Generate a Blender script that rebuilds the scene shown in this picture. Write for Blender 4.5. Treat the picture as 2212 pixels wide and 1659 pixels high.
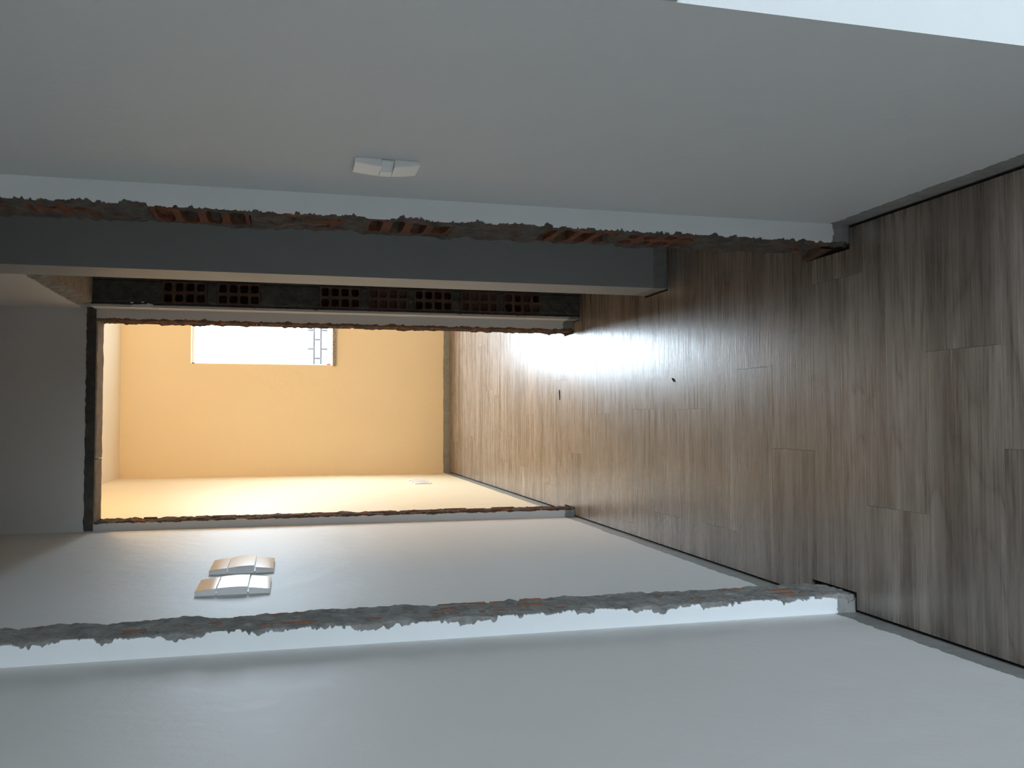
import bpy, bmesh, math, random
from mathutils import Vector, Matrix, noise
random.seed(7)
S = bpy.context.scene
COL = S.collection
for o in list(bpy.data.objects):
    bpy.data.objects.remove(o)

# ------------------------------------------------------------------ camera
F, YAW, PITCH, ROLL, CAMH = 1884.4431, 0.0409926, 0.2495577, 0.0077346, 1.275967
r = Vector((math.cos(YAW), -math.sin(YAW), 0)); fh = Vector((math.sin(YAW), math.cos(YAW), 0)); zz = Vector((0, 0, 1))
fw = math.cos(PITCH)*fh - math.sin(PITCH)*zz
up = math.sin(PITCH)*fh + math.cos(PITCH)*zz
# the photograph lies on its side: picture right is down in the room
cr, sr = math.cos(ROLL), math.sin(ROLL)
r2 = cr*r + sr*up          # picture "up"
u2 = -sr*r + cr*up
cx, cy, cz = -u2, r2, -fw
cam = bpy.data.cameras.new('camera'); co = bpy.data.objects.new('camera', cam); COL.objects.link(co)
cam.sensor_width = 36.0; cam.lens = F/2212*36.0; cam.clip_start = 0.02; cam.clip_end = 200
M = Matrix(((cx.x, cy.x, cz.x, 0), (cx.y, cy.y, cz.y, 0), (cx.z, cy.z, cz.z, CAMH), (0, 0, 0, 1)))
co.matrix_world = M
S.camera = co

# ------------------------------------------------------------------ sky, lamps, exposure
W = bpy.data.worlds.new('sky'); S.world = W; W.use_nodes = True
bg = W.node_tree.nodes['Background']
# overcast sky: three times as bright overhead as at the horizon, dull below it
ZENITH = 54.0
wn = W.node_tree; tcw = wn.nodes.new('ShaderNodeTexCoord'); sepw = wn.nodes.new('ShaderNodeSeparateXYZ'); wn.links.new(tcw.outputs['Generated'], sepw.inputs[0])
mrw = wn.nodes.new('ShaderNodeMapRange'); wn.links.new(sepw.outputs[2], mrw.inputs[0])
for i_, v_ in ((1, 0.0), (2, 1.0), (3, ZENITH/3), (4, ZENITH)): mrw.inputs[i_].default_value = v_
wn.links.new(mrw.outputs[0], bg.inputs[1])
bg.inputs[0].default_value = (0.71, 0.865, 1.0, 1)
def portal(name, loc, rot, sx, sy):
    l = bpy.data.lights.new(name, 'AREA'); l.shape = 'RECTANGLE'; l.size = sx; l.size_y = sy
    l.cycles.is_portal = True
    o = bpy.data.objects.new(name, l); o.location = loc; o.rotation_euler = rot; COL.objects.link(o)
portal('balcony_daylight', (1.775, -3.62, 1.02), (math.radians(90), 0, 0), 1.95, 2.0)     # glazed balcony door behind the camera, to the right
portal('window_daylight', (1.24, 7.26, 1.485), (math.radians(-90), 0, 0), 1.62, 1.05)
LAMP_POS, LAMP_W, LAMP_C = (1.0, 4.75, 2.30), 48.0, (1.0, 0.64, 0.28)
S.view_settings.view_transform = 'Standard'; S.view_settings.look = 'None'
S.view_settings.exposure = 0.0; S.view_settings.gamma = 1.0; S.view_settings.use_curve_mapping = False
S.cycles.use_denoising = True
S.cycles.max_bounces = 14; S.cycles.diffuse_bounces = 10; S.cycles.glossy_bounces = 5
S.cycles.sample_clamp_indirect = 8.0

# ------------------------------------------------------------------ helpers
def link(name, me, m=None, parent=None, loc=None):
    o = bpy.data.objects.new(name, me); COL.objects.link(o)
    if m is not None and me is not None and not me.materials: me.materials.append(m)
    if parent is not None: o.parent = parent
    if loc is not None: o.location = loc
    return o
def tag(o, label=None, cat=None, group=None, kind=None):
    if label: o['label'] = label
    if cat: o['category'] = cat
    if group: o['group'] = group
    if kind: o['kind'] = kind
    return o
class MB:
    def __init__(s): s.v = []; s.f = []
    def box(s, a, b):
        n = len(s.v); x0, y0, z0 = a; x1, y1, z1 = b
        s.v += [(x0,y0,z0),(x1,y0,z0),(x1,y1,z0),(x0,y1,z0),(x0,y0,z1),(x1,y0,z1),(x1,y1,z1),(x0,y1,z1)]
        s.f += [tuple(n+i for i in q) for q in ((0,3,2,1),(4,5,6,7),(0,1,5,4),(1,2,6,5),(2,3,7,6),(3,0,4,7))]
        return s
    def grid(s, P, nu, nv):
        """P(i,j) -> point, quads over (nu+1)x(nv+1)"""
        n = len(s.v)
        for i in range(nu+1):
            for j in range(nv+1): s.v.append(P(i, j))
        for i in range(nu):
            for j in range(nv):
                a = n+i*(nv+1)+j
                s.f.append((a, a+1, a+nv+2, a+nv+1))
        return s
    def prism(s, poly, z0, z1):
        n = len(s.v); k = len(poly)
        s.v += [(x, y, z0) for x, y in poly] + [(x, y, z1) for x, y in poly]
        s.f.append(tuple(n+k-1-i for i in range(k))); s.f.append(tuple(n+k+i for i in range(k)))
        for i in range(k):
            j = (i+1) % k; s.f.append((n+i, n+j, n+k+j, n+k+i))
        return s
    def mesh(s, name, recalc=False, smooth=False):
        me = bpy.data.meshes.new(name); me.from_pydata(s.v, [], s.f); me.update()
        if recalc:
            bm = bmesh.new(); bm.from_mesh(me); bmesh.ops.recalc_face_normals(bm, faces=bm.faces); bm.to_mesh(me); bm.free()
        if smooth:
            for p in me.polygons: p.use_smooth = True
        return me
    def build(s, name, m, parent=None, loc=None, recalc=False, smooth=False):
        return link(name, s.mesh(name, recalc, smooth), m, parent, loc)
def n1(x, y=0, z=0): return noise.noise(Vector((x, y, z)))
def fr(x, y=0, z=0, oc=4): return noise.fractal(Vector((x, y, z)), 1.0, 2.0, oc)

# ------------------------------------------------------------------ materials
def new_mat(name):
    m = bpy.data.materials.new(name); m.use_nodes = True
    nt = m.node_tree; b = nt.nodes['Principled BSDF']
    return m, nt, b
def N(nt, t, **k):
    n = nt.nodes.new(t)
    for a, v in k.items(): setattr(n, a, v)
    return n
def math_(nt, op, a, b=None, c=None, clamp=False):
    n = N(nt, 'ShaderNodeMath', operation=op, use_clamp=clamp)
    for i, q in enumerate((a, b, c)):
        if q is None: continue
        if isinstance(q, (int, float)): n.inputs[i].default_value = q
        else: nt.links.new(q, n.inputs[i])
    return n.outputs[0]
def mix(nt, f, a, b, blend='MIX'):
    n = N(nt, 'ShaderNodeMix', data_type='RGBA', blend_type=blend)
    for i, q in ((0, f), (6, a), (7, b)):
        if isinstance(q, (int, float)): n.inputs[i].default_value = q
        elif isinstance(q, tuple): n.inputs[i].default_value = (*q, 1) if len(q) == 3 else q
        else: nt.links.new(q, n.inputs[i])
    return n.outputs[2]
def ramp(nt, f, stops):
    n = N(nt, 'ShaderNodeValToRGB'); e = n.color_ramp.elements
    while len(e) < len(stops): e.new(0.5)
    for k, (p, c) in zip(e, stops):
        k.position = p; k.color = (*c, 1) if isinstance(c, tuple) else (c, c, c, 1)
    nt.links.new(f, n.inputs[0]); return n.outputs[0]
def noise_(nt, vec, scale, detail=4, rough=.55, dist=0):
    n = N(nt, 'ShaderNodeTexNoise'); n.inputs['Scale'].default_value = scale; n.inputs['Detail'].default_value = detail
    n.inputs['Roughness'].default_value = rough; n.inputs['Distortion'].default_value = dist
    if vec is not None: nt.links.new(vec, n.inputs['Vector'])
    return n.outputs['Fac']
def bump(nt, b, h, dist, strength=1.0):
    n = N(nt, 'ShaderNodeBump'); n.inputs['Distance'].default_value = dist; n.inputs['Strength'].default_value = strength
    nt.links.new(h, n.inputs['Height']); nt.links.new(n.outputs[0], b.inputs['Normal'])
def pos(nt): return N(nt, 'ShaderNodeNewGeometry').outputs['Position']

def painted(name, col, band=None, rough=.55, band_noise=.012, patches=False):
    """wall paint; below `band` metres the roller stopped and raw cement shows"""
    m, nt, b = new_mat(name); P = pos(nt)
    big = noise_(nt, P, 1.7, 3); fine = noise_(nt, P, 160, 3)
    c = mix(nt, big, tuple(v*.965 for v in col), tuple(min(1, v*1.035) for v in col))
    if patches:   # thinly sanded filler left on the paint
        for (py, pz, ry, rz) in ((1.46, 1.325, .05, .065), (1.33, 1.305, .03, .045)):
            mp = N(nt, 'ShaderNodeMapping'); mp.inputs['Location'].default_value = (.4511/.3, -py/ry, -pz/rz)
            mp.inputs['Scale'].default_value = (1/.3, 1/ry, 1/rz); nt.links.new(P, mp.inputs[0])
            ln = N(nt, 'ShaderNodeVectorMath', operation='LENGTH'); nt.links.new(mp.outputs[0], ln.inputs[0])
            d = math_(nt, 'ADD', ln.outputs['Value'], math_(nt, 'MULTIPLY', noise_(nt, P, 30, 4), .9))
            f = ramp(nt, d, ((.75, 1.), (1.0, 0.)))
            n = math_(nt, 'MULTIPLY', f, .20); c = mix(nt, n, c, (.96, .93, .86))
    rr = rough
    if band is not None:
        sep = N(nt, 'ShaderNodeSeparateXYZ'); nt.links.new(P, sep.inputs[0])
        w = math_(nt, 'MULTIPLY_ADD', noise_(nt, P, 5, 3), band_noise*3.2, -band_noise*1.6)
        w2 = math_(nt, 'MULTIPLY_ADD', noise_(nt, P, 70, 3), band_noise*1.3, -band_noise*.65)
        zq = math_(nt, 'ADD', math_(nt, 'ADD', sep.outputs[2], w), w2)
        f = math_(nt, 'MULTIPLY_ADD', zq, 900.0, -900.0*band + .5, clamp=True)
        cem = mix(nt, noise_(nt, P, 40, 5), (.17, .165, .15), (.36, .355, .335))
        c = mix(nt, f, cem, c)
    nt.links.new(c, b.inputs['Base Color'])
    b.inputs['Roughness'].default_value = rr; b.inputs['Specular IOR Level'].default_value = .35
    hb = math_(nt, 'ADD', math_(nt, 'MULTIPLY', noise_(nt, P, 9, 3), 1.6), math_(nt, 'MULTIPLY', fine, .12))
    bump(nt, b, hb, .004, .5)
    return m
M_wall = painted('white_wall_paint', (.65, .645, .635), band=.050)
M_wall_left_lit = painted('white_wall_paint_lit', (.76, .745, .715), band=.050, patches=True)  # same white paint, lightened and warmed to carry the light on this wall
M_wallC = painted('cream_room_paint', (.84, .71, .49), band=.050, band_noise=.005)
M_jog = painted('white_paint_on_stub', (.80, .81, .81), band=.042, band_noise=.012)
M_pier_shaded = painted('shade_darkened_pier_paint', (.36, .365, .36), band=.050, band_noise=.003)  # the corridor's white paint, darkened so the pier's shade sits in its colour
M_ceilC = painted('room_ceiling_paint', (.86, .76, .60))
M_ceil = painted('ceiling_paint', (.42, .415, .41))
M_plainwall = painted('plain_plaster_paint', (.30, .295, .29))

def rough_mat(name, lo, hi, scale=30, dist=.004, extra=None, extra_t=(.58, .66)):
    m, nt, b = new_mat(name); P = pos(nt)
    n = noise_(nt, P, scale, 6, .65); n2 = noise_(nt, P, scale*5, 4)
    c = ramp(nt, n, ((.3, lo), (.72, hi)))
    c = mix(nt, n2, c, mix(nt, .5, c, (0.02, 0.02, 0.02)))
    if extra:
        mp = N(nt, 'ShaderNodeMapping'); mp.inputs['Scale'].default_value = (1, 1, .25); nt.links.new(P, mp.inputs[0])
        f = ramp(nt, noise_(nt, mp.outputs[0], 46, 4), ((extra_t[0], 0.), (extra_t[1], 1.)))
        c = mix(nt, f, c, extra)
    nt.links.new(c, b.inputs['Base Color']); b.inputs['Roughness'].default_value = .93
    b.inputs['Specular IOR Level'].default_value = .15
    bump(nt, b, math_(nt, 'ADD', n, math_(nt, 'MULTIPLY', n2, .35)), dist, .9)
    return m
M_cement = rough_mat('rough_cement', (.13, .13, .12), (.34, .335, .31))
M_mortar = rough_mat('old_mortar', (.20, .195, .18), (.46, .44, .41), 26, .005, (.44, .19, .09), (.68, .74))
M_mortar_red = rough_mat('mortar_with_brick_dust', (.085, .070, .058), (.215, .18, .15), 30, .006, (.30, .12, .06), (.58, .68))
M_dark_concrete = rough_mat('dark_lintel_concrete', (.07, .067, .06), (.15, .145, .13), 22, .004)
M_soffit = rough_mat('sawn_soffit_mortar', (.34, .28, .23), (.52, .44, .37), 18, .002)
M_terra = rough_mat('terracotta', (.24, .10, .055), (.43, .20, .11), 24, .002)
M_terra_deep = rough_mat('deep_red_terracotta', (.15, .058, .032), (.30, .115, .06), 40, .003)
M_terra_dark = rough_mat('dark_brown_terracotta', (.11, .066, .048), (.21, .12, .085), 24, .002)  # darker, browner clay for the sawn wall end and the loose chunk
M_screed = rough_mat('black_screed', (.02, .02, .02), (.05, .048, .045), 20, .002)
M_ground = rough_mat('outdoor_concrete', (.15, .15, .14), (.24, .235, .23), 6, .002)

M_gbrick = rough_mat('dull_garden_brick', (.085, .076, .077), (.125, .112, .114), 30, .002)
M_joint = rough_mat('dull_garden_joint', (.070, .061, .064), (.088, .078, .081), 30, .002)
def wood_mat():
    m, nt, b = new_mat('grey_brown_laminate')
    tc = N(nt, 'ShaderNodeTexCoord').outputs['Object']; oi = N(nt, 'ShaderNodeObjectInfo').outputs['Random']
    off = N(nt, 'ShaderNodeCombineXYZ')
    nt.links.new(math_(nt, 'MULTIPLY', oi, 57.0), off.inputs[0]); nt.links.new(math_(nt, 'MULTIPLY', oi, 31.0), off.inputs[1])
    nt.links.new(math_(nt, 'MULTIPLY', oi, 83.0), off.inputs[2])
    ad = N(nt, 'ShaderNodeVectorMath', operation='ADD'); nt.links.new(tc, ad.inputs[0]); nt.links.new(off.outputs[0], ad.inputs[1])
    V = ad.outputs[0]
    def st(sx, sy):
        mp = N(nt, 'ShaderNodeMapping'); mp.inputs['Scale'].default_value = (sx, sy, 1); nt.links.new(V, mp.inputs[0]); return mp.outputs[0]
    # growth rings: contour lines of a long stretched field give straight grain and cathedral arches
    field = noise_(nt, st(.8, 6.0), 1.0, 2.5, .42, .35)
    rings = math_(nt, 'FRACT', math_(nt, 'MULTIPLY', field, 11.0))
    ringf = ramp(nt, rings, ((0.0, 0.0), (.10, .55), (.60, 1.0), (.92, .72), (1.0, 0.0)))
    streak = noise_(nt, st(.9, 22), 1.0, 4, .6)
    fib = noise_(nt, st(5, 190), 1.0, 4, .65)
    tone = noise_(nt, st(.6, 11), 1.0, 2, .5)
    c = ramp(nt, streak, ((.30, (.135, .102, .078)), (.50, (.255, .204, .163)), (.68, (.395, .332, .278))))
    c = mix(nt, math_(nt, 'MULTIPLY', math_(nt, 'SUBTRACT', 1.0, ringf), .62), c, (.085, .062, .046))
    c = mix(nt, ramp(nt, tone, ((.40, 0.0), (.70, .45))), c, (.42, .36, .31))
    c = mix(nt, .45, c, ramp(nt, fib, ((.25, .05), (.75, .95))), 'OVERLAY')
    hsv = N(nt, 'ShaderNodeHueSaturation'); nt.links.new(c, hsv.inputs['Color'])
    nt.links.new(math_(nt, 'MULTIPLY_ADD', oi, .18, .70), hsv.inputs['Value']); hsv.inputs['Saturation'].default_value = 1.0
    nt.links.new(hsv.outputs[0], b.inputs['Base Color'])
    rg = math_(nt, 'MULTIPLY_ADD', ramp(nt, fib, ((.3, 0.), (.7, 1.))), .24, .17)
    nt.links.new(rg, b.inputs['Roughness']); b.inputs['Specular IOR Level'].default_value = .65
    bump(nt, b, math_(nt, 'ADD', math_(nt, 'MULTIPLY', fib, .7), math_(nt, 'MULTIPLY', ringf, .15)), .0008, .55)
    return m
M_wood = wood_mat()
def simple(name, col, rough, spec=.5, metal=0.0):
    m, nt, b = new_mat(name); P = pos(nt)
    c = mix(nt, noise_(nt, P, 60, 3), tuple(v*.95 for v in col), tuple(min(1, v*1.03) for v in col))
    nt.links.new(c, b.inputs['Base Color']); b.inputs['Roughness'].default_value = rough
    b.inputs['Specular IOR Level'].default_value = spec; b.inputs['Metallic'].default_value = metal
    return m
M_plastic = simple('glossy_white_plastic', (.70, .69, .67), .12, .4)
M_plastic2 = simple('satin_white_plastic', (.84, .84, .83), .35, .5)
M_alu = simple('white_aluminium', (.85, .84, .82), .35, .5)
M_brass = simple('brown_latch_metal', (.25, .12, .06), .45, .5, .4)
M_grey = simple('grey_plastic', (.42, .43, .44), .4)
M_crumb = simple('dark_debris', (.03, .025, .02), .8)
def granite():
    m, nt, b = new_mat('speckled_granite'); P = pos(nt)
    v = N(nt, 'ShaderNodeTexVoronoi'); v.inputs['Scale'].default_value = 150; nt.links.new(P, v.inputs['Vector'])
    c = ramp(nt, noise_(nt, P, 120, 4), ((.35, (.14, .11, .08)), (.55, (.42, .34, .26)), (.7, (.6, .5, .4))))
    c = mix(nt, .35, c, v.outputs['Color'], 'MULTIPLY')
    nt.links.new(c, b.inputs['Base Color']); b.inputs['Roughness'].default_value = .25
    return m
M_granite = granite()
def bulb_mat():
    m, nt, b = new_mat('lit_bulb'); b.inputs['Emission Color'].default_value = (*LAMP_C, 1); b.inputs['Emission Strength'].default_value = 20
    return m
M_bulb = bulb_mat()

# ------------------------------------------------------------------ plan of the flat (metres)
XL, XR = -.4511, .4558            # corridor side walls
YA0, YA1 = 1.787, 1.9466          # first (torn out) doorway
XD = .4537; YP0, YP1 = 2.809, 2.995      # pier beside the second opening on the right
YB, YD, YD1 = 3.759, 3.8467, 3.981       # brick end, wall of the lit room
DL, DR = -.4146, .4054            # sides of the lit doorway
XC, YC, ZC = -.4410, 7.0901, 2.511       # lit room
WX0, WX1, WZ0, WZ1 = .4298, 2.05, .958, 2.0133
ZH = 2.60
def wall(name, label, mb, m, cat='wall'):
    o = mb.build(name, m); tag(o, label, cat, kind='structure'); return o

YW = .8654                        # end of right wall, where the corridor meets the front room
# floor -------------------------------------------------------------------
floor = wall('floor', 'grey-brown wood-look plank floor running through corridor and rooms', MB().box((-.75, -3.6, -.10), (2.7, 7.4, -.010)).box((2.7, -3.6, -.10), (4.1, YW+.02, -.010)), M_screed, 'floor')
LB = [(-9, YA0-.009, XL+.007), (YA0-.009, YA1+.010, XL+.047), (YA1+.010, YD-.008, XL+.007), (YD-.008, YD1+.006, DL+.006), (YD1+.006, 99, XC+.008)]
RB = [(-9, YW-.008, 3.99), (YW-.008, YA0-.006, XR-.008), (YA0-.006, YA1+.010, XR-.058), (YA1+.010, YP0-.010, 2.44), (YP0-.010, YP1+.006, XD-.008),
      (YP1+.006, YB-.006, 2.44), (YB-.006, YD-.006, XD-.008), (YD-.006, YD1+.006, DR-.012), (YD1+.006, 99, 2.44)]
ROW0, PITCHR, PL = 1.336, .1995, 1.22
jx = {-1: -.058, 0: .136, 1: -.199, 2: .335, 3: -.082, 4: .142, 5: -.332, 6: .030, 7: -.336, 8: .034, 9: -.40, 10: .019, 11: .364, 12: -.160, 13: .186, 14: -.33, 19: -.27}
G = .0002
def plank_outline(x0, x1, y0, y1):
    """plank rectangle trimmed to the stepped room outline"""
    def side(B, clamp):
        pts = []
        for (a, b, x) in B:
            lo, hi = max(a, y0), min(b, y1)
            if hi-lo > 1e-4: pts.append((clamp(x), lo)); pts.append((clamp(x), hi))
        return pts
    Lp = side(LB, lambda x: max(x, x0)); Rp = side(RB, lambda x: min(x, x1))
    ys = sorted({p[1] for p in Lp+Rp})
    def at(B, y):
        for a, b, x in B:
            if a <= y < b: return x
    # drop stretches with no width by checking the strips
    strips = []
    for a, b in zip(ys, ys[1:]):
        ym = (a+b)/2; l = max(at(LB, ym), x0); rr = min(at(RB, ym), x1)
        if rr-l > .004: strips.append((a, b, l, rr))
    return strips
nplank = 0
for k in range(-24, 29):
    y0 = ROW0+PITCHR*k; y1 = y0+PITCHR
    y1 = min(y1, YC-.008)
    if y1-y0 < .02: continue
    j = jx.get(k, None)
    if j is None: j = (random.random()-.5)*PL
    a = j-PL*3
    while a < (4.0 if y0 < YW else 2.5):
        st = plank_outline(a+.00025, a+PL-.00025, y0+G/2, y1-G/2)
        # merge contiguous strips into polygons
        run = []
        def flush(run):
            global nplank
            if not run: return
            right = []; left = []
            for (sa, sb, l, rr) in run:
                right += [(rr, sa), (rr, sb)]; left += [(l, sa), (l, sb)]
            poly = right + left[::-1]
            q = []
            for p in poly:
                if not q or (abs(p[0]-q[-1][0]) > 1e-6 or abs(p[1]-q[-1][1]) > 1e-6): q.append(p)
            cx_ = (max(p[0] for p in q)+min(p[0] for p in q))/2; cy_ = (y0+y1)/2
            q = [(p[0]-cx_, p[1]-cy_) for p in q]
            MB().prism(q, -.0095, random.uniform(-.0003, 0)).build('plank', M_wood, floor, (cx_, cy_, 0)); nplank += 1
        for s_ in st:
            if run and (abs(run[-1][1]-s_[0]) > 1e-4 or min(run[-1][3], s_[3])-max(run[-1][2], s_[2]) < .01): flush(run); run = []
            run.append(s_)
        flush(run)
        a += PL

# walls ---------------------------------------------------------------------
wall_left = wall('wall_left', 'long white left corridor wall with a bare cement strip along its foot', MB().box((XL-.15, -3.5, -.10), (XL, YD1-.02, ZH)), M_wall_left_lit)
wall_right = wall('wall_right', 'short grey-white right corridor wall between the bright opening and the torn doorway',
     MB().box((XR, YW, -.10), (XR+.14, YA0+.012, ZH)), M_wall)
wall('wall_front_room', 'bright white front room wall seen as a sliver past the corridor corner', MB().box((XR+.14, YW, -.10), (4.0, YW+.14, ZH)), M_wall)
BX0, BX1 = .80, 2.75
wall('wall_back', 'plain wall behind the camera with the balcony door', MB().box((XL-.15, -3.6, -.10), (BX0, -3.45, ZH)).box((BX1, -3.6, -.10), (4.1, -3.45, ZH)).box((BX0, -3.6, 2.0), (BX1, -3.45, ZH)), M_plainwall)
wall('wall_front_room_right', 'plain right wall of the front room', MB().box((4.0, -3.6, -.10), (4.15, YW+.14, ZH)), M_plainwall)
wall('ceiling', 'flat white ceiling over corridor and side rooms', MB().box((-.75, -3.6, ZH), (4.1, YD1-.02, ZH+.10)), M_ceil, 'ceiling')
wall('ceiling_room', 'flat white ceiling of the lit end room', MB().box((-.75, YD1-.02, ZC), (2.6, YC+.16, ZC+.19)), M_ceilC, 'ceiling')
# cross wall of the first doorway: header above, body hidden to the right
wall('wall_front_right', 'cross wall running right from the torn first doorway', MB().box((XR+.10, YA0+.012, -.10), (2.6, YA1-.004, ZH)).box((XL, YA0+.004, 2.05), (XR+.10, YA1-.004, ZH)), M_plainwall)
# pier wall
wall_pier = wall('wall_pier', 'white pier wall, darkened in colour for its shade, facing the corridor on its right, bare cement foot', MB().box((XD, YP0, -.10), (2.45, YP1, ZH)), M_pier_shaded)
wall('wall_outer_right', 'plain outer wall closing the dark side rooms', MB().box((2.45, YA1-.004, -.10), (2.6, YD, ZH)).box((2.45, YD, -.10), (2.6, YC, ZC)), M_plainwall)
# wall around the lit doorway
wall_door = wall('wall_door', 'shaded wall around the doorway to the lit end room',
     MB().box((XL, YD, 2.075), (2.45, YD1, ZH)).box((XD+.03, YD, -.10), (2.45, YD1, 2.075)), M_wall)
wall_end = wall('wall_end', 'cream far wall of the lit end room around the bright window', MB()
     .box((XC-.16, YC, -.10), (WX0, YC+.15, ZC)).box((WX1, YC, -.10), (2.6, YC+.15, ZC))
     .box((WX0, YC, -.10), (WX1, YC+.15, WZ0-.037)).box((WX0, YC, WZ1), (WX1, YC+.15, ZC)), M_wallC)
wall_room_left = wall('wall_room_left', 'brightly lit cream left wall of the end room', MB().box((XC-.16, YD1-.02, -.10), (XC, YC, ZC)), M_wallC)

# hollow clay brick face: 2 x 4 rounded holes -----------------------------------
def hollow_brick(w, h, depth, nx=2, nz=4, web=.008, jit=0.0, fill=(), seed=0):
    """local: face in the XZ plane at y=0, holes run towards +y, centred in x and z"""
    rnd = random.Random(seed); mb = MB(); cw, ch = w/nx, h/nz
    outer = [(-1,-1),(-.4,-1),(.4,-1),(1,-1),(1,-.4),(1,.4),(1,1),(.4,1),(-.4,1),(-1,1),(-1,.4),(-1,-.4)]
    inner = [(-.86,-.86),(-.5,-1),(.5,-1),(.86,-.86),(1,-.5),(1,.5),(.86,.86),(.5,1),(-.5,1),(-.86,.86),(-1,.5),(-1,-.5)]
    for i in range(nx):
        for k in range(nz):
            ox, oz = -w/2+cw*(i+.5), -h/2+ch*(k+.5)
            hw, hh = cw/2-web/2-abs(rnd.gauss(0, jit)), ch/2-web/2-abs(rnd.gauss(0, jit))
            n = len(mb.v)
            mb.v += [(ox+a*cw/2, 0, oz+b*ch/2) for a, b in outer]
            mb.v += [(ox+a*hw, rnd.uniform(-jit, jit)*.5, oz+b*hh) for a, b in inner]
            d = depth if (i, k) not in fill else depth*rnd.uniform(.15, .4)
            mb.v += [(ox+a*hw, d, oz+b*hh) for a, b in inner]
            for q in range(12):
                p = (q+1) % 12
                mb.f.append((n+q, n+p, n+12+p, n+12+q)); mb.f.append((n+12+q, n+12+p, n+24+p, n+24+q))
            mb.f.append(tuple(n+24+q for q in range(12)))
    n = len(mb.v); a, b = w/2, h/2
    mb.v += [(-a,0,-b),(a,0,-b),(a,0,b),(-a,0,b),(-a,depth+.002,-b),(a,depth+.002,-b),(a,depth+.002,b),(-a,depth+.002,b)]
    mb.f += [tuple(n+i for i in q) for q in ((0,1,5,4),(1,2,6,5),(2,3,7,6),(3,0,4,7),(4,5,6,7))]
    return mb.mesh('brick', recalc=False)

# ---- torn masonry edges --------------------------------------------------------
def torn_face(name, m, parent, axis, s, x0, ya, yb, z0, z1, amp, seed, base=lambda y, z: 0.0, step=.006, cham=.012):
    """rough masonry face looking along s*X at x0 spanning y ya..yb; skirts go back into the wall"""
    nz = int((z1-z0)/step); ny = max(8, int((yb-ya)/step)); back = x0 - s*.05
    def P(i, j):
        z = z0+(z1-z0)*i/nz
        if j == 0: t = 0.
        elif j == ny+2: t = 1.
        else: t = (j-1)/ny
        wob = .004*fr(z*9, seed+3)
        y = ya+(yb-ya)*t
        if t > .5: y += .0035*fr(z*16, seed+11)
        if t < .5: y += .002*fr(z*20, seed+8)
        if j == 0 or j == ny+2: return (back, y, z)
        e = min(t, 1-t)*(yb-ya)
        d = amp*fr(y*22, z*16, seed) + amp*.7*fr(y*60+5, z*45, seed+1) + base(y, z) - cham*max(0, 1-e/cham)**2 + wob
        return (x0+s*d, y, z)
    mb = MB().grid(P, nz, ny+2)
    if s > 0: pass
    else: mb.f = [f[::-1] for f in mb.f]
    return mb.build(name, m, parent, smooth=False)

def plaster_strip(name, m, parent, y, t, x_in, edge, z0, z1, step=.002):
    """thin coat on a wall face looking to -y, from x_in to a ragged edge(z)"""
    n = int((z1-z0)/step); mb = MB()
    for i in range(n+1):
        z = z0+(z1-z0)*i/n; xe = edge(z)
        mb.v += [(x_in, y, z), (xe, y, z), (xe, y+t, z)]
    for i in range(n):
        a = 3*i
        mb.f += [(a, a+1, a+4, a+3), (a+1, a+2, a+5, a+4)]
    flip = edge((z0+z1)/2) < x_in
    if flip: mb.f = [f[::-1] for f in mb.f]
    return mb.build(name, m, parent)

# left stub of the first doorway: mortar-filled bricks with clay ribs showing
wl = wall('wall_front_left', 'narrow left stub of the torn first doorway, white front with ragged grey brick edge', MB().box((XL-.02, YA0+.006, -.10), (XL+.030, YA1-.004, 2.13)), M_cement)
torn_face('mortar', M_mortar, wl, 'x', 1, XL+.0405, YA0+.004, YA1-.002, -.02, 2.13, .0045, 2.0, cham=.011)
def tooth(v, a=.0, w=.12): return min(1, max(0, (v-a)/w))
def edgeL(z):
    base = XL+.0385 - .007*fr(z*8, 1.5) - .009*tooth(fr(z*16, 9.2), .05, .2) - .005*tooth(fr(z*44, 4.5), .15) - .0022*tooth(fr(z*110, 6.), .15) - .0012*fr(z*260, 2.)
    return min(base, XL+.043)
plaster_strip('plaster', M_jog, wl, YA0, .006, XL, edgeL, -.005, 2.13)
rnd = random.Random(3)
for k in range(11):
    zc = .095+k*.2
    mb = MB()
    for yy in (YA0+.050, YA0+.092, YA0+.136):
        z = zc-.088; 
        while z < zc+.07:
            L = rnd.uniform(.03, .15)
            if rnd.random() < (.6 if k < 5 else .3):
                z2 = min(zc+.09, z+L); d = rnd.uniform(.0385, .0430); w = rnd.uniform(.002, .005); o_ = rnd.uniform(-.003, .003)
                mb.box((XL+.004, yy-w+o_, z), (XL+d, yy+w+o_, z2))
            z += L+.01
    mb.box((XL+.004, YA0+.045, zc-.09), (XL+.028, YA0+.14, zc+.09))
    mb.build('brick', M_terra, wl)

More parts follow.
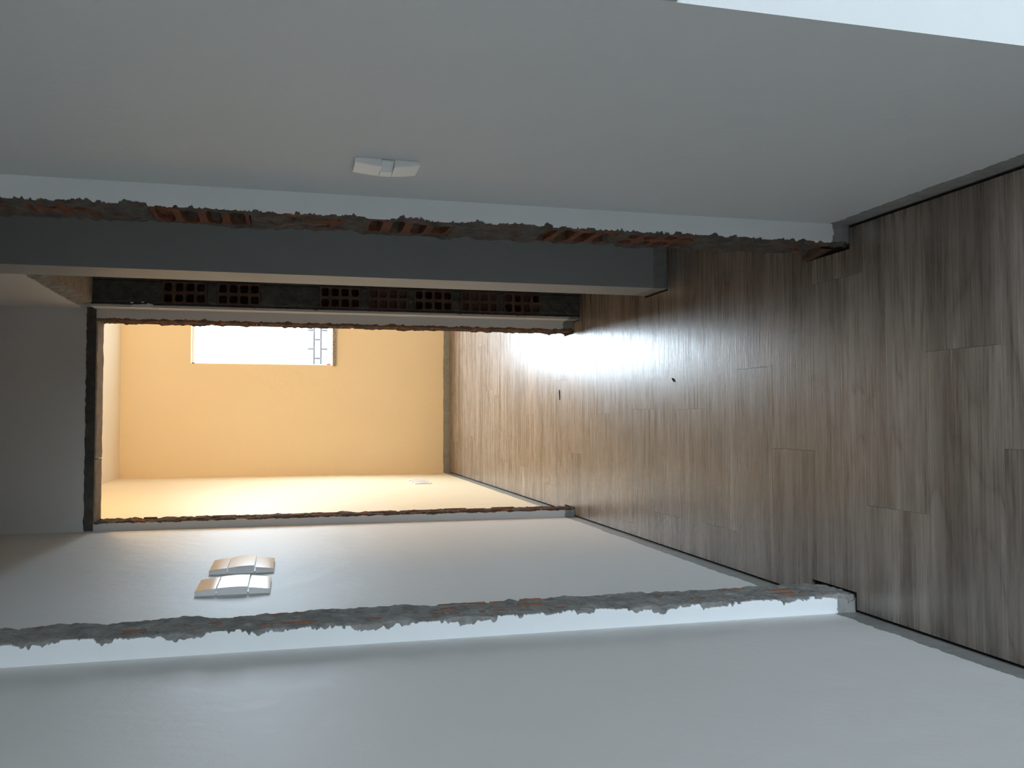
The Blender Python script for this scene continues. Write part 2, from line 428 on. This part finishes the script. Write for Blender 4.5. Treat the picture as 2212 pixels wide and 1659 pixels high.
# right stub: open hollow bricks with dark red holes
wr = wall('wall_front_right_stub', 'narrow right stub of the torn first doorway, white front with broken open brick edge', MB().box((XR+.0, YA0+.016, -.10), (XR+.115, YA1-.004, 2.13)), M_cement)
def openness(z):
    for a, b, f in ((-.02, .12, .35), (.36, .54, .45), (.56, .74, 1.), (.93, 1.125, 1.), (1.155, 1.3, .35), (1.35, 1.555, 1.), (1.6, 1.8, .3), (1.85, 2.05, .8)):
        if a < z < b: return f, min(z-a, b-z)
    return 0., 0.
def baseR(y, z):
    f, zr = openness(z)
    edge = min(1, max(0, zr-.004)/.012) * min(1, max(0, min(y-YA0-.022, YA1-.016-y))/.012)
    lump = .5+.5*fr(y*14, z*9, 7.7)
    return -.030*f*edge*min(1, max(0, lump*1.8-.25+f*.6))
torn_face('mortar', M_mortar_red, wr, 'x', -1, XR-.0455, YA0+.006, YA1-.002, -.02, 2.13, .0055, 5.0, base=baseR, cham=.012)
def edgeR(z):
    base = XR-.0435 + .003*fr(z*8, 21.5) + .0035*tooth(fr(z*18, 29.2), .05, .2) + .0045*tooth(fr(z*52, 24.5), .2) + .0022*tooth(fr(z*120, 27.5), .15) + .001*fr(z*260, 2.)
    return max(base, XR-.045)
plaster_strip('plaster', M_jog, wr, YA0, .006, XR, edgeR, -.005, 2.13)
br_open = hollow_brick(.125, .186, .05, 2, 4, .010, .0016, (), 5)
br_jamb = [hollow_brick(.125, .186, .05, 1 if q % 2 else 2, 4, .012, .004, ((0, q % 4),), 60+q) for q in range(4)]
for k in range(11):
    o = link('brick', br_jamb[k % 4], M_terra_deep, wr, (XR-.0435+random.uniform(0, .007), (YA0+YA1)/2+.004, (.05, .25, .45, .65, .84, 1.03, 1.235, 1.452, 1.66, 1.86, 2.05)[k]))
    o.rotation_euler = (0, 0, math.radians(-90)); o.rotation_euler.z = math.radians(-90)
# small chunk of brick left at the foot of the right stub
MB().prism([(XR-.052, YA1-.035), (XR-.044, YA1-.09), (XR-.030, YA1-.03), (XR-.038, YA1+.004), (XR-.058, YA1+.002)], -.008, .018).build('brick_chunk', M_terra_dark, wr)

# doorway to the lit room: left and right torn jambs, concrete lintel
sd = wall('wall_door_left', 'narrow left jamb of the lit doorway, grey plaster with torn brick edge', MB().box((XL-.02, YD+.006, -.10), (XL+.018, YD1-.004, 2.075)), M_cement)
torn_face('mortar', M_mortar_red, sd, 'x', 1, DL, YD+.004, YD1-.002, -.02, 2.04, .006, 31.0, cham=.012)
plaster_strip('plaster', M_wall, sd, YD, .006, XL, lambda z: DL-.0055+.004*fr(z*16, 41.)-.004*max(0, fr(z*40, 3.3))-.002*abs(fr(z*100, 3.)), -.005, 2.075)
rnd = random.Random(9)
for k in range(10):
    zc = .10+k*.2; mb = MB()
    for yy in (YD+.03, YD+.066, YD+.10):
        z = zc-.088
        while z < zc+.06:
            L = rnd.uniform(.04, .15)
            if rnd.random() < .75:
                w = rnd.uniform(.004, .008); mb.box((XL+.01, yy-w, z), (DL+rnd.uniform(.001, .006), yy+w, min(zc+.09, z+L)))
            z += L+.008
    mb.box((XL+.01, YD+.03, zc-.09), (DL-.012, YD+.10, zc+.09))
    mb.build('brick', M_terra, sd)
se = wall('wall_door_right', 'right jamb of the lit doorway, grey plaster strip with crumbling brick edge', MB().box((DR+.022, YD+.006, -.10), (XD+.04, YD1-.004, 2.075)), M_cement)
torn_face('mortar', M_mortar_red, se, 'x', -1, DR-.001, YD+.004, YD1-.002, -.02, 2.04, .007, 51.0, cham=.012,
          base=lambda y, z: -.014*max(0, fr(y*10, z*13, 61.)))
plaster_strip('plaster', M_wall, se, YD, .006, XD+.03, lambda z: DR+.008+.007*fr(z*15, 71.)+.006*max(0, fr(z*40, 13.3))+.003*abs(fr(z*100, 3.)), -.005, 2.075)
for k in range(10):
    o = link('brick', br_open, M_terra, se, (DR+.001, (YD+YD1)/2+.002, .105+k*.2)); o.rotation_euler.z = math.radians(-90)
# lintel in two cast lengths with an open crack between
def lintel(x0, x1, seed):
    n = max(6, int((x1-x0)/.012)); mb = MB()
    prof = [(YD+.006, 2.080), (YD+.007, 2.040), (YD+.012, 2.036), (YD1-.006, 2.036), (YD1, 2.041), (YD1, 2.080)]
    def P(i, j):
        x = x0+(x1-x0)*i/n; y, z = prof[j]
        if 0 < j < 5: z += .0022*fr(x*18, seed+j); y += .0016*fr(x*22, seed+5+j)
        return (x, y, z)
    mb.grid(P, n, 5)
    mb.f = [f[::-1] for f in mb.f]
    for i in (0, n):
        a = i*6; mb.f.append(tuple(a+j for j in (range(6) if i else reversed(range(6)))))
    return mb
lin = lintel(-.158, DR+.05, 3.); lin.build('lintel_block', M_soffit, wall_door)
lin = lintel(XL, -.162, 13.); lin.build('lintel_block', M_soffit, wall_door)
# raw dark lintel front under the torn plaster edge
def P(i, j):
    x = XL+.002+(DR+.05-XL)*i/160; z = 2.0755+.004*fr(x*18, 81.)+.003*fr(x*55, 8.) if j == 0 else 2.040+.0012*fr(x*30, 4.)
    return (x, YD-.002 if j == 0 else YD-.001+.001*fr(x*25, 6.), z)
mb = MB().grid(P, 160, 1); n0 = len(mb.v)
mb.build('lintel_face', M_dark_concrete, wall_door)

# brick end of the wall beyond the second right-hand opening -------------------------
ws = wall('wall_brick_end', 'dark sawn end of the hollow brick wall beside the lit doorway', MB().box((XD+.001, YB+.085, -.10), (XD+.14, YD, 2.04)), M_cement)
b_a = hollow_brick(.090, .168, .080, 2, 4, .009, .0012, (), 11)
b_b = hollow_brick(.090, .168, .080, 2, 4, .009, .0016, ((0, 0), (0, 1), (1, 1), (1, 3)), 12)
b_c = hollow_brick(.090, .168, .080, 2, 4, .009, .0016, ((0, 0), (1, 0), (0, 1), (1, 1), (0, 2), (1, 2), (0, 3), (1, 3)), 13)
courses = [(1.694, b_a), (1.482, b_a), (1.070, b_a), (.866, b_c), (.670, b_a), (.464, b_c), (.268, b_b)]
XBC = .5165
for zc, me in courses:
    link('brick', me, M_terra_dark, ws, (XBC, YB, zc))
# mortar: beds between the courses, the filled courses and both margins
mb = MB()
def rough_panel(x0, x1, z0, z1, y, seed, amp=.004):
    nx, nz = max(2, int((x1-x0)/.007)), max(2, int((z1-z0)/.007))
    def P(i, j):
        x = x0+(x1-x0)*i/nx; z = z0+(z1-z0)*j/nz
        if i in (0, nx) or j in (0, nz):
            e = 0.004
        else: e = 0
        return (x, y+e+amp*fr(x*40, z*34, seed), z)
    mb.grid(P, nx, nz)
zs = sorted(c[0] for c in courses)
lo = -.02
for z in zs+[None]:
    hi = (z-.084) if z is not None else 2.045
    rough_panel(XBC-.046, XBC+.046, lo, hi, YB+.001, hi*3)
    lo = z+.084 if z is not None else 0
rough_panel(XBC+.045, XD+.14, -.02, 2.045, YB+.002, 5.5)
rough_panel(XD+.004, XBC-.045, -.02, 2.045, YB+.003, 6.5, .003)
mb.build('mortar', M_dark_concrete, ws, recalc=False)
# plaster on its corridor side, and torn bit of paint at the arris
MB().box((XD-.002, YB+.004, -.02), (XD+.008, YD+.002, 2.045)).build('plaster', M_wall, ws)
mb = MB()
for i in range(26):
    z = 1.84+.05*random.gauss(0, .55); x = XD+abs(random.gauss(0, .009)); s_ = random.uniform(.002, .006)
    mb.prism([(x-s_, YB-.004), (x+s_*.6, YB-.005), (x+s_, YB+.003), (x-s_*.7, YB+.004)], z-s_*2, z+s_*1.5)
mb.build('paint_flakes', M_jog, ws)
# head of that opening: core sawn at 2.04, plaster torn off a little higher
wh = wall('wall_opening_head', 'wall above the dark right-hand opening, plaster torn along its lower edge', MB().box((XD+.016, YP1, 2.04), (XD+.14, YD, ZH)), M_soffit)
def P(i, j):
    y = YP1-.002+(YD-YP1+.002)*i/120; z = ZH if j == 0 else 2.088+.012*(y-YP1)/.8+.004*fr(y*20, 91.)+.003*fr(y*60, 9.)
    return (XD if j < 2 else XD+.016, y, z)
mb = MB().grid(P, 120, 2); mb.build('plaster', M_wall, wh)
mb = MB()
def P(i, j):
    y = YP1+(YB+.01-YP1)*i/110; t = j/8; z = 2.094-.052*t
    return (XD+.004+.012*t+.003*fr(y*30, t*4, 3.), y, z+.003*fr(y*24, t*3, 9.))
mb.grid(P, 110, 8); mb.build('mortar', M_mortar, wh)

# ------------------------------------------------------------------ window of the lit room
win = wall('window_1', 'bright overexposed window in the far cream wall', MB()
     .box((WX0, YC+.085, WZ0), (WX1, YC+.115, WZ0+.022)).box((WX0, YC+.085, WZ1-.018), (WX1, YC+.115, WZ1))
     .box((WX0, YC+.085, WZ0), (WX0+.012, YC+.115, WZ1)).box((WX1-.012, YC+.085, WZ0), (WX1, YC+.115, WZ1)), M_alu, 'window')
MB().box((WX0-.006, YC-.022, WZ0-.037), (WX1+.006, YC+.11, WZ0-.012)).build('sill', M_granite, win)
MB().box((WX0, YC+.03, WZ0-.012), (WX1, YC+.15, WZ0)).build('track', M_alu, win)
MB().box((WX0+.004, YC+.05, WZ0), (WX0+.016, YC+.07, WZ0+.03)).build('latch', M_brass, win)

# garden outside: low brick wall, ground
ground = wall('ground', 'pale concrete yard outside the windows', MB().box((-25, YC+.15, -.3), (25, 30, -.15)).box((-25, -30, -.3), (25, -3.6, -.15)), M_ground, 'ground')
gw = MB().box((-.8, 10.0, -.15), (4.2, 10.2, 1.085)).build('garden_wall', M_joint)
tag(gw, 'low washed-out brick wall outside the bright window', 'wall')
me = MB().box((-.097, -.012, -.030), (.097, .03, .030)).mesh('brick')
for rI in range(5):
    for c in range(13):
        link('brick', me, M_gbrick, gw, (.05+.21*c+(.105 if rI % 2 else 0), 10.0, .75+.075*rI))

# ------------------------------------------------------------------ switch plates
def plate_profile(h, t0, t1, n=16, z_lo=None, z_hi=None, dt=0.0):
    """side outline (z, thickness) of a gently domed plate"""
    pts = []
    z_lo = -h/2 if z_lo is None else z_lo; z_hi = h/2 if z_hi is None else z_hi
    for i in range(n+1):
        z = z_lo+(z_hi-z_lo)*i/n; q = abs(2*z/h)
        pts.append((z, t0+(t1-t0)*(1-q**1.7)+dt))
    return pts
def domed(pts, w, s, back=0.0):
    """extrude along y, w wide, thickness along s*X; rounded a little at the arrises"""
    mb = MB(); n = len(pts); ys = (-w/2, -w/2+.0015, w/2-.0015, w/2); dd = (.0012, 0, 0, .0012)
    for y, d in zip(ys, dd):
        for z, t in pts: mb.v.append((s*(t-d), y, z))
    for a in range(3):
        for i in range(n-1):
            q = a*n+i; mb.f.append((q, q+n, q+n+1, q+1))
    o = len(mb.v)
    for y in (ys[0], ys[3]):
        for z, t in pts: mb.v.append((s*back, y, z))
    for i in range(n-1):
        mb.f.append((i, i+1, o+i+1, o+i)); mb.f.append((3*n+i, o+n+i, o+n+i+1, 3*n+i+1))
    mb.f.append((0, o, o+n, 3*n, 2*n, n)); mb.f.append((n-1, 2*n-1, 3*n-1, 4*n-1, o+2*n-1, o+n-1))
    return mb.mesh('plate', recalc=True)
def left_switch(y, z, w, h, label, skew):
    t = bpy.data.objects.new('light_switch', None); COL.objects.link(t); t.location = (XL, y, z)
    tag(t, label, 'light switch', 'pair of switches on the left corridor wall')
    za, zb = -.20*h, .215*h
    base = MB().box((0, -w/2+.002, -h/2+.002), (.006, w/2-.002, h/2-.002)).build('back_plate', M_grey, t)  # white plate coloured grey, so the gaps around the rocker look shaded
    link('cover', domed(plate_profile(h, .011, .0195, 10, -h/2, za-.0032), w, 1, .0005), M_plastic, t)
    link('cover', domed(plate_profile(h, .011, .0195, 10, zb+.002, h/2), w, 1, .0005), M_plastic, t)
    p = plate_profile(h, .011, .0195, 14, za+.001, zb-.001)
    p = [(zz_, tt+skew*(1-(zz_-za)/(zb-za))*.005) for zz_, tt in p]
    link('rocker', domed(p, w-.001, 1, .0005), M_plastic, t)
    return t
left_switch(2.462, 1.4145, .180, .185, 'glossy white switch plate on left wall, the one nearer the camera', .35)
left_switch(2.790, 1.4085, .205, .181, 'glossy white switch plate on left wall, the farther one near the doorway', 1.0)
# right plate: one narrow module with a sloped push face
t = bpy.data.objects.new('light_switch', None); COL.objects.link(t); t.location = (XR, 1.553, 1.112)
tag(t, 'single white switch plate on the grey right wall', 'light switch')
w, h = .064, .113
MB().box((-.003, -w/2+.002, -h/2+.002), (0, w/2-.002, h/2-.002)).build('back_plate', M_grey, t)  # grey here too, gap shade put into the colour of a white plate
za, zb = -.0125, .0105
link('cover', domed(plate_profile(h, .0090, .0140, 10, -h/2, za), w, -1, .0005), M_plastic2, t)
link('cover', domed(plate_profile(h, .0090, .0140, 10, zb, h/2), w, -1, .0005), M_plastic2, t)
mb = MB().prism([(-.002, -w/2+.001), (-.0050, -w/2+.001), (-.0070, -.012), (-.0138, .002), (-.0138, w/2-.001), (-.002, w/2-.001)], za+.0008, zb-.0008)
mb.build('push_button', M_plastic2, t, recalc=True)

# outlets low on the left wall of the lit room
for i, (y, lab) in enumerate(((5.93, 'white wall outlet plate in the lit room, nearest of three to the doorway'), (6.09, 'white wall outlet plate in the lit room, middle one of three'), (6.25, 'white wall outlet plate in the lit room, farthest of three, by the corner'))):
    t = bpy.data.objects.new('wall_outlet', None); COL.objects.link(t); t.location = (XC, y, .392)
    tag(t, lab, 'outlet', 'outlet plates in the lit room')
    link('cover', domed(plate_profile(.118, .007, .010, 8), .085, 1, 0.0), M_plastic2, t)
    MB().box((.004, -.018, -.022), (.0108, .018, .022)).build('socket', M_plastic2, t)

t = MB().box((XR+.001, YW-.012, .868), (XR+.03, YW, .892)).build('grey_nub', M_grey)  # plain grey nub on the wall corner, not a known fitting
tag(t, 'small grey nub on the bright wall corner at the top edge of the photo', 'clip')
# debris on the floor
for (x, y, a, L, lab) in ((.131, 2.76, .9, .022, 'tiny dark wood splinter on the floor near the glossy reflection'), (.115, 4.062, 0.1, .05, 'thin dark splinter on the floor at the lit doorway')):
    o = MB().prism([(-L/2, 0), (-L*.1, -.0022), (L/2, -.0006), (L*.2, .0026)], 0, .003).build('splinter', M_crumb, None, (x, y, 0.0003)); o.rotation_euler.z = a
    tag(o, lab, 'debris')

# lamp of the lit room (above the doorway head, out of the picture)
t = bpy.data.objects.new('ceiling_bulb', None); COL.objects.link(t); t.location = (LAMP_POS[0], LAMP_POS[1], ZC)
tag(t, 'bare warm bulb hanging from the ceiling of the lit end room', 'lamp')
mb = MB()
prof = [(.0, -.17), (.02, -.165), (.03, -.145), (.028, -.12), (.016, -.09), (.013, -.075)]
def P(i, j):
    a = 2*math.pi*i/16; rr_, z = prof[j]; return (rr_*math.cos(a), rr_*math.sin(a), z)
mb.grid(P, 16, len(prof)-1).build('bulb', M_bulb, t, smooth=True)
mb = MB(); prof2 = [(.018, -.082), (.02, -.06), (.018, -.03), (.006, -.028), (.004, -.006), (.045, -.005), (.045, 0)]
def P(i, j):
    a = 2*math.pi*i/16; rr_, z = prof2[j]; return (rr_*math.cos(a), rr_*math.sin(a), z)
mb.grid(P, 16, len(prof2)-1).build('socket', M_plastic2, t, smooth=True)
l = bpy.data.lights.new('bulb_light', 'POINT'); l.energy = LAMP_W; l.color = LAMP_C; l.shadow_soft_size = .11
lo_ = bpy.data.objects.new('bulb_light', l); COL.objects.link(lo_); lo_.location = (LAMP_POS[0], LAMP_POS[1], ZC-.19)
print('planks', nplank)
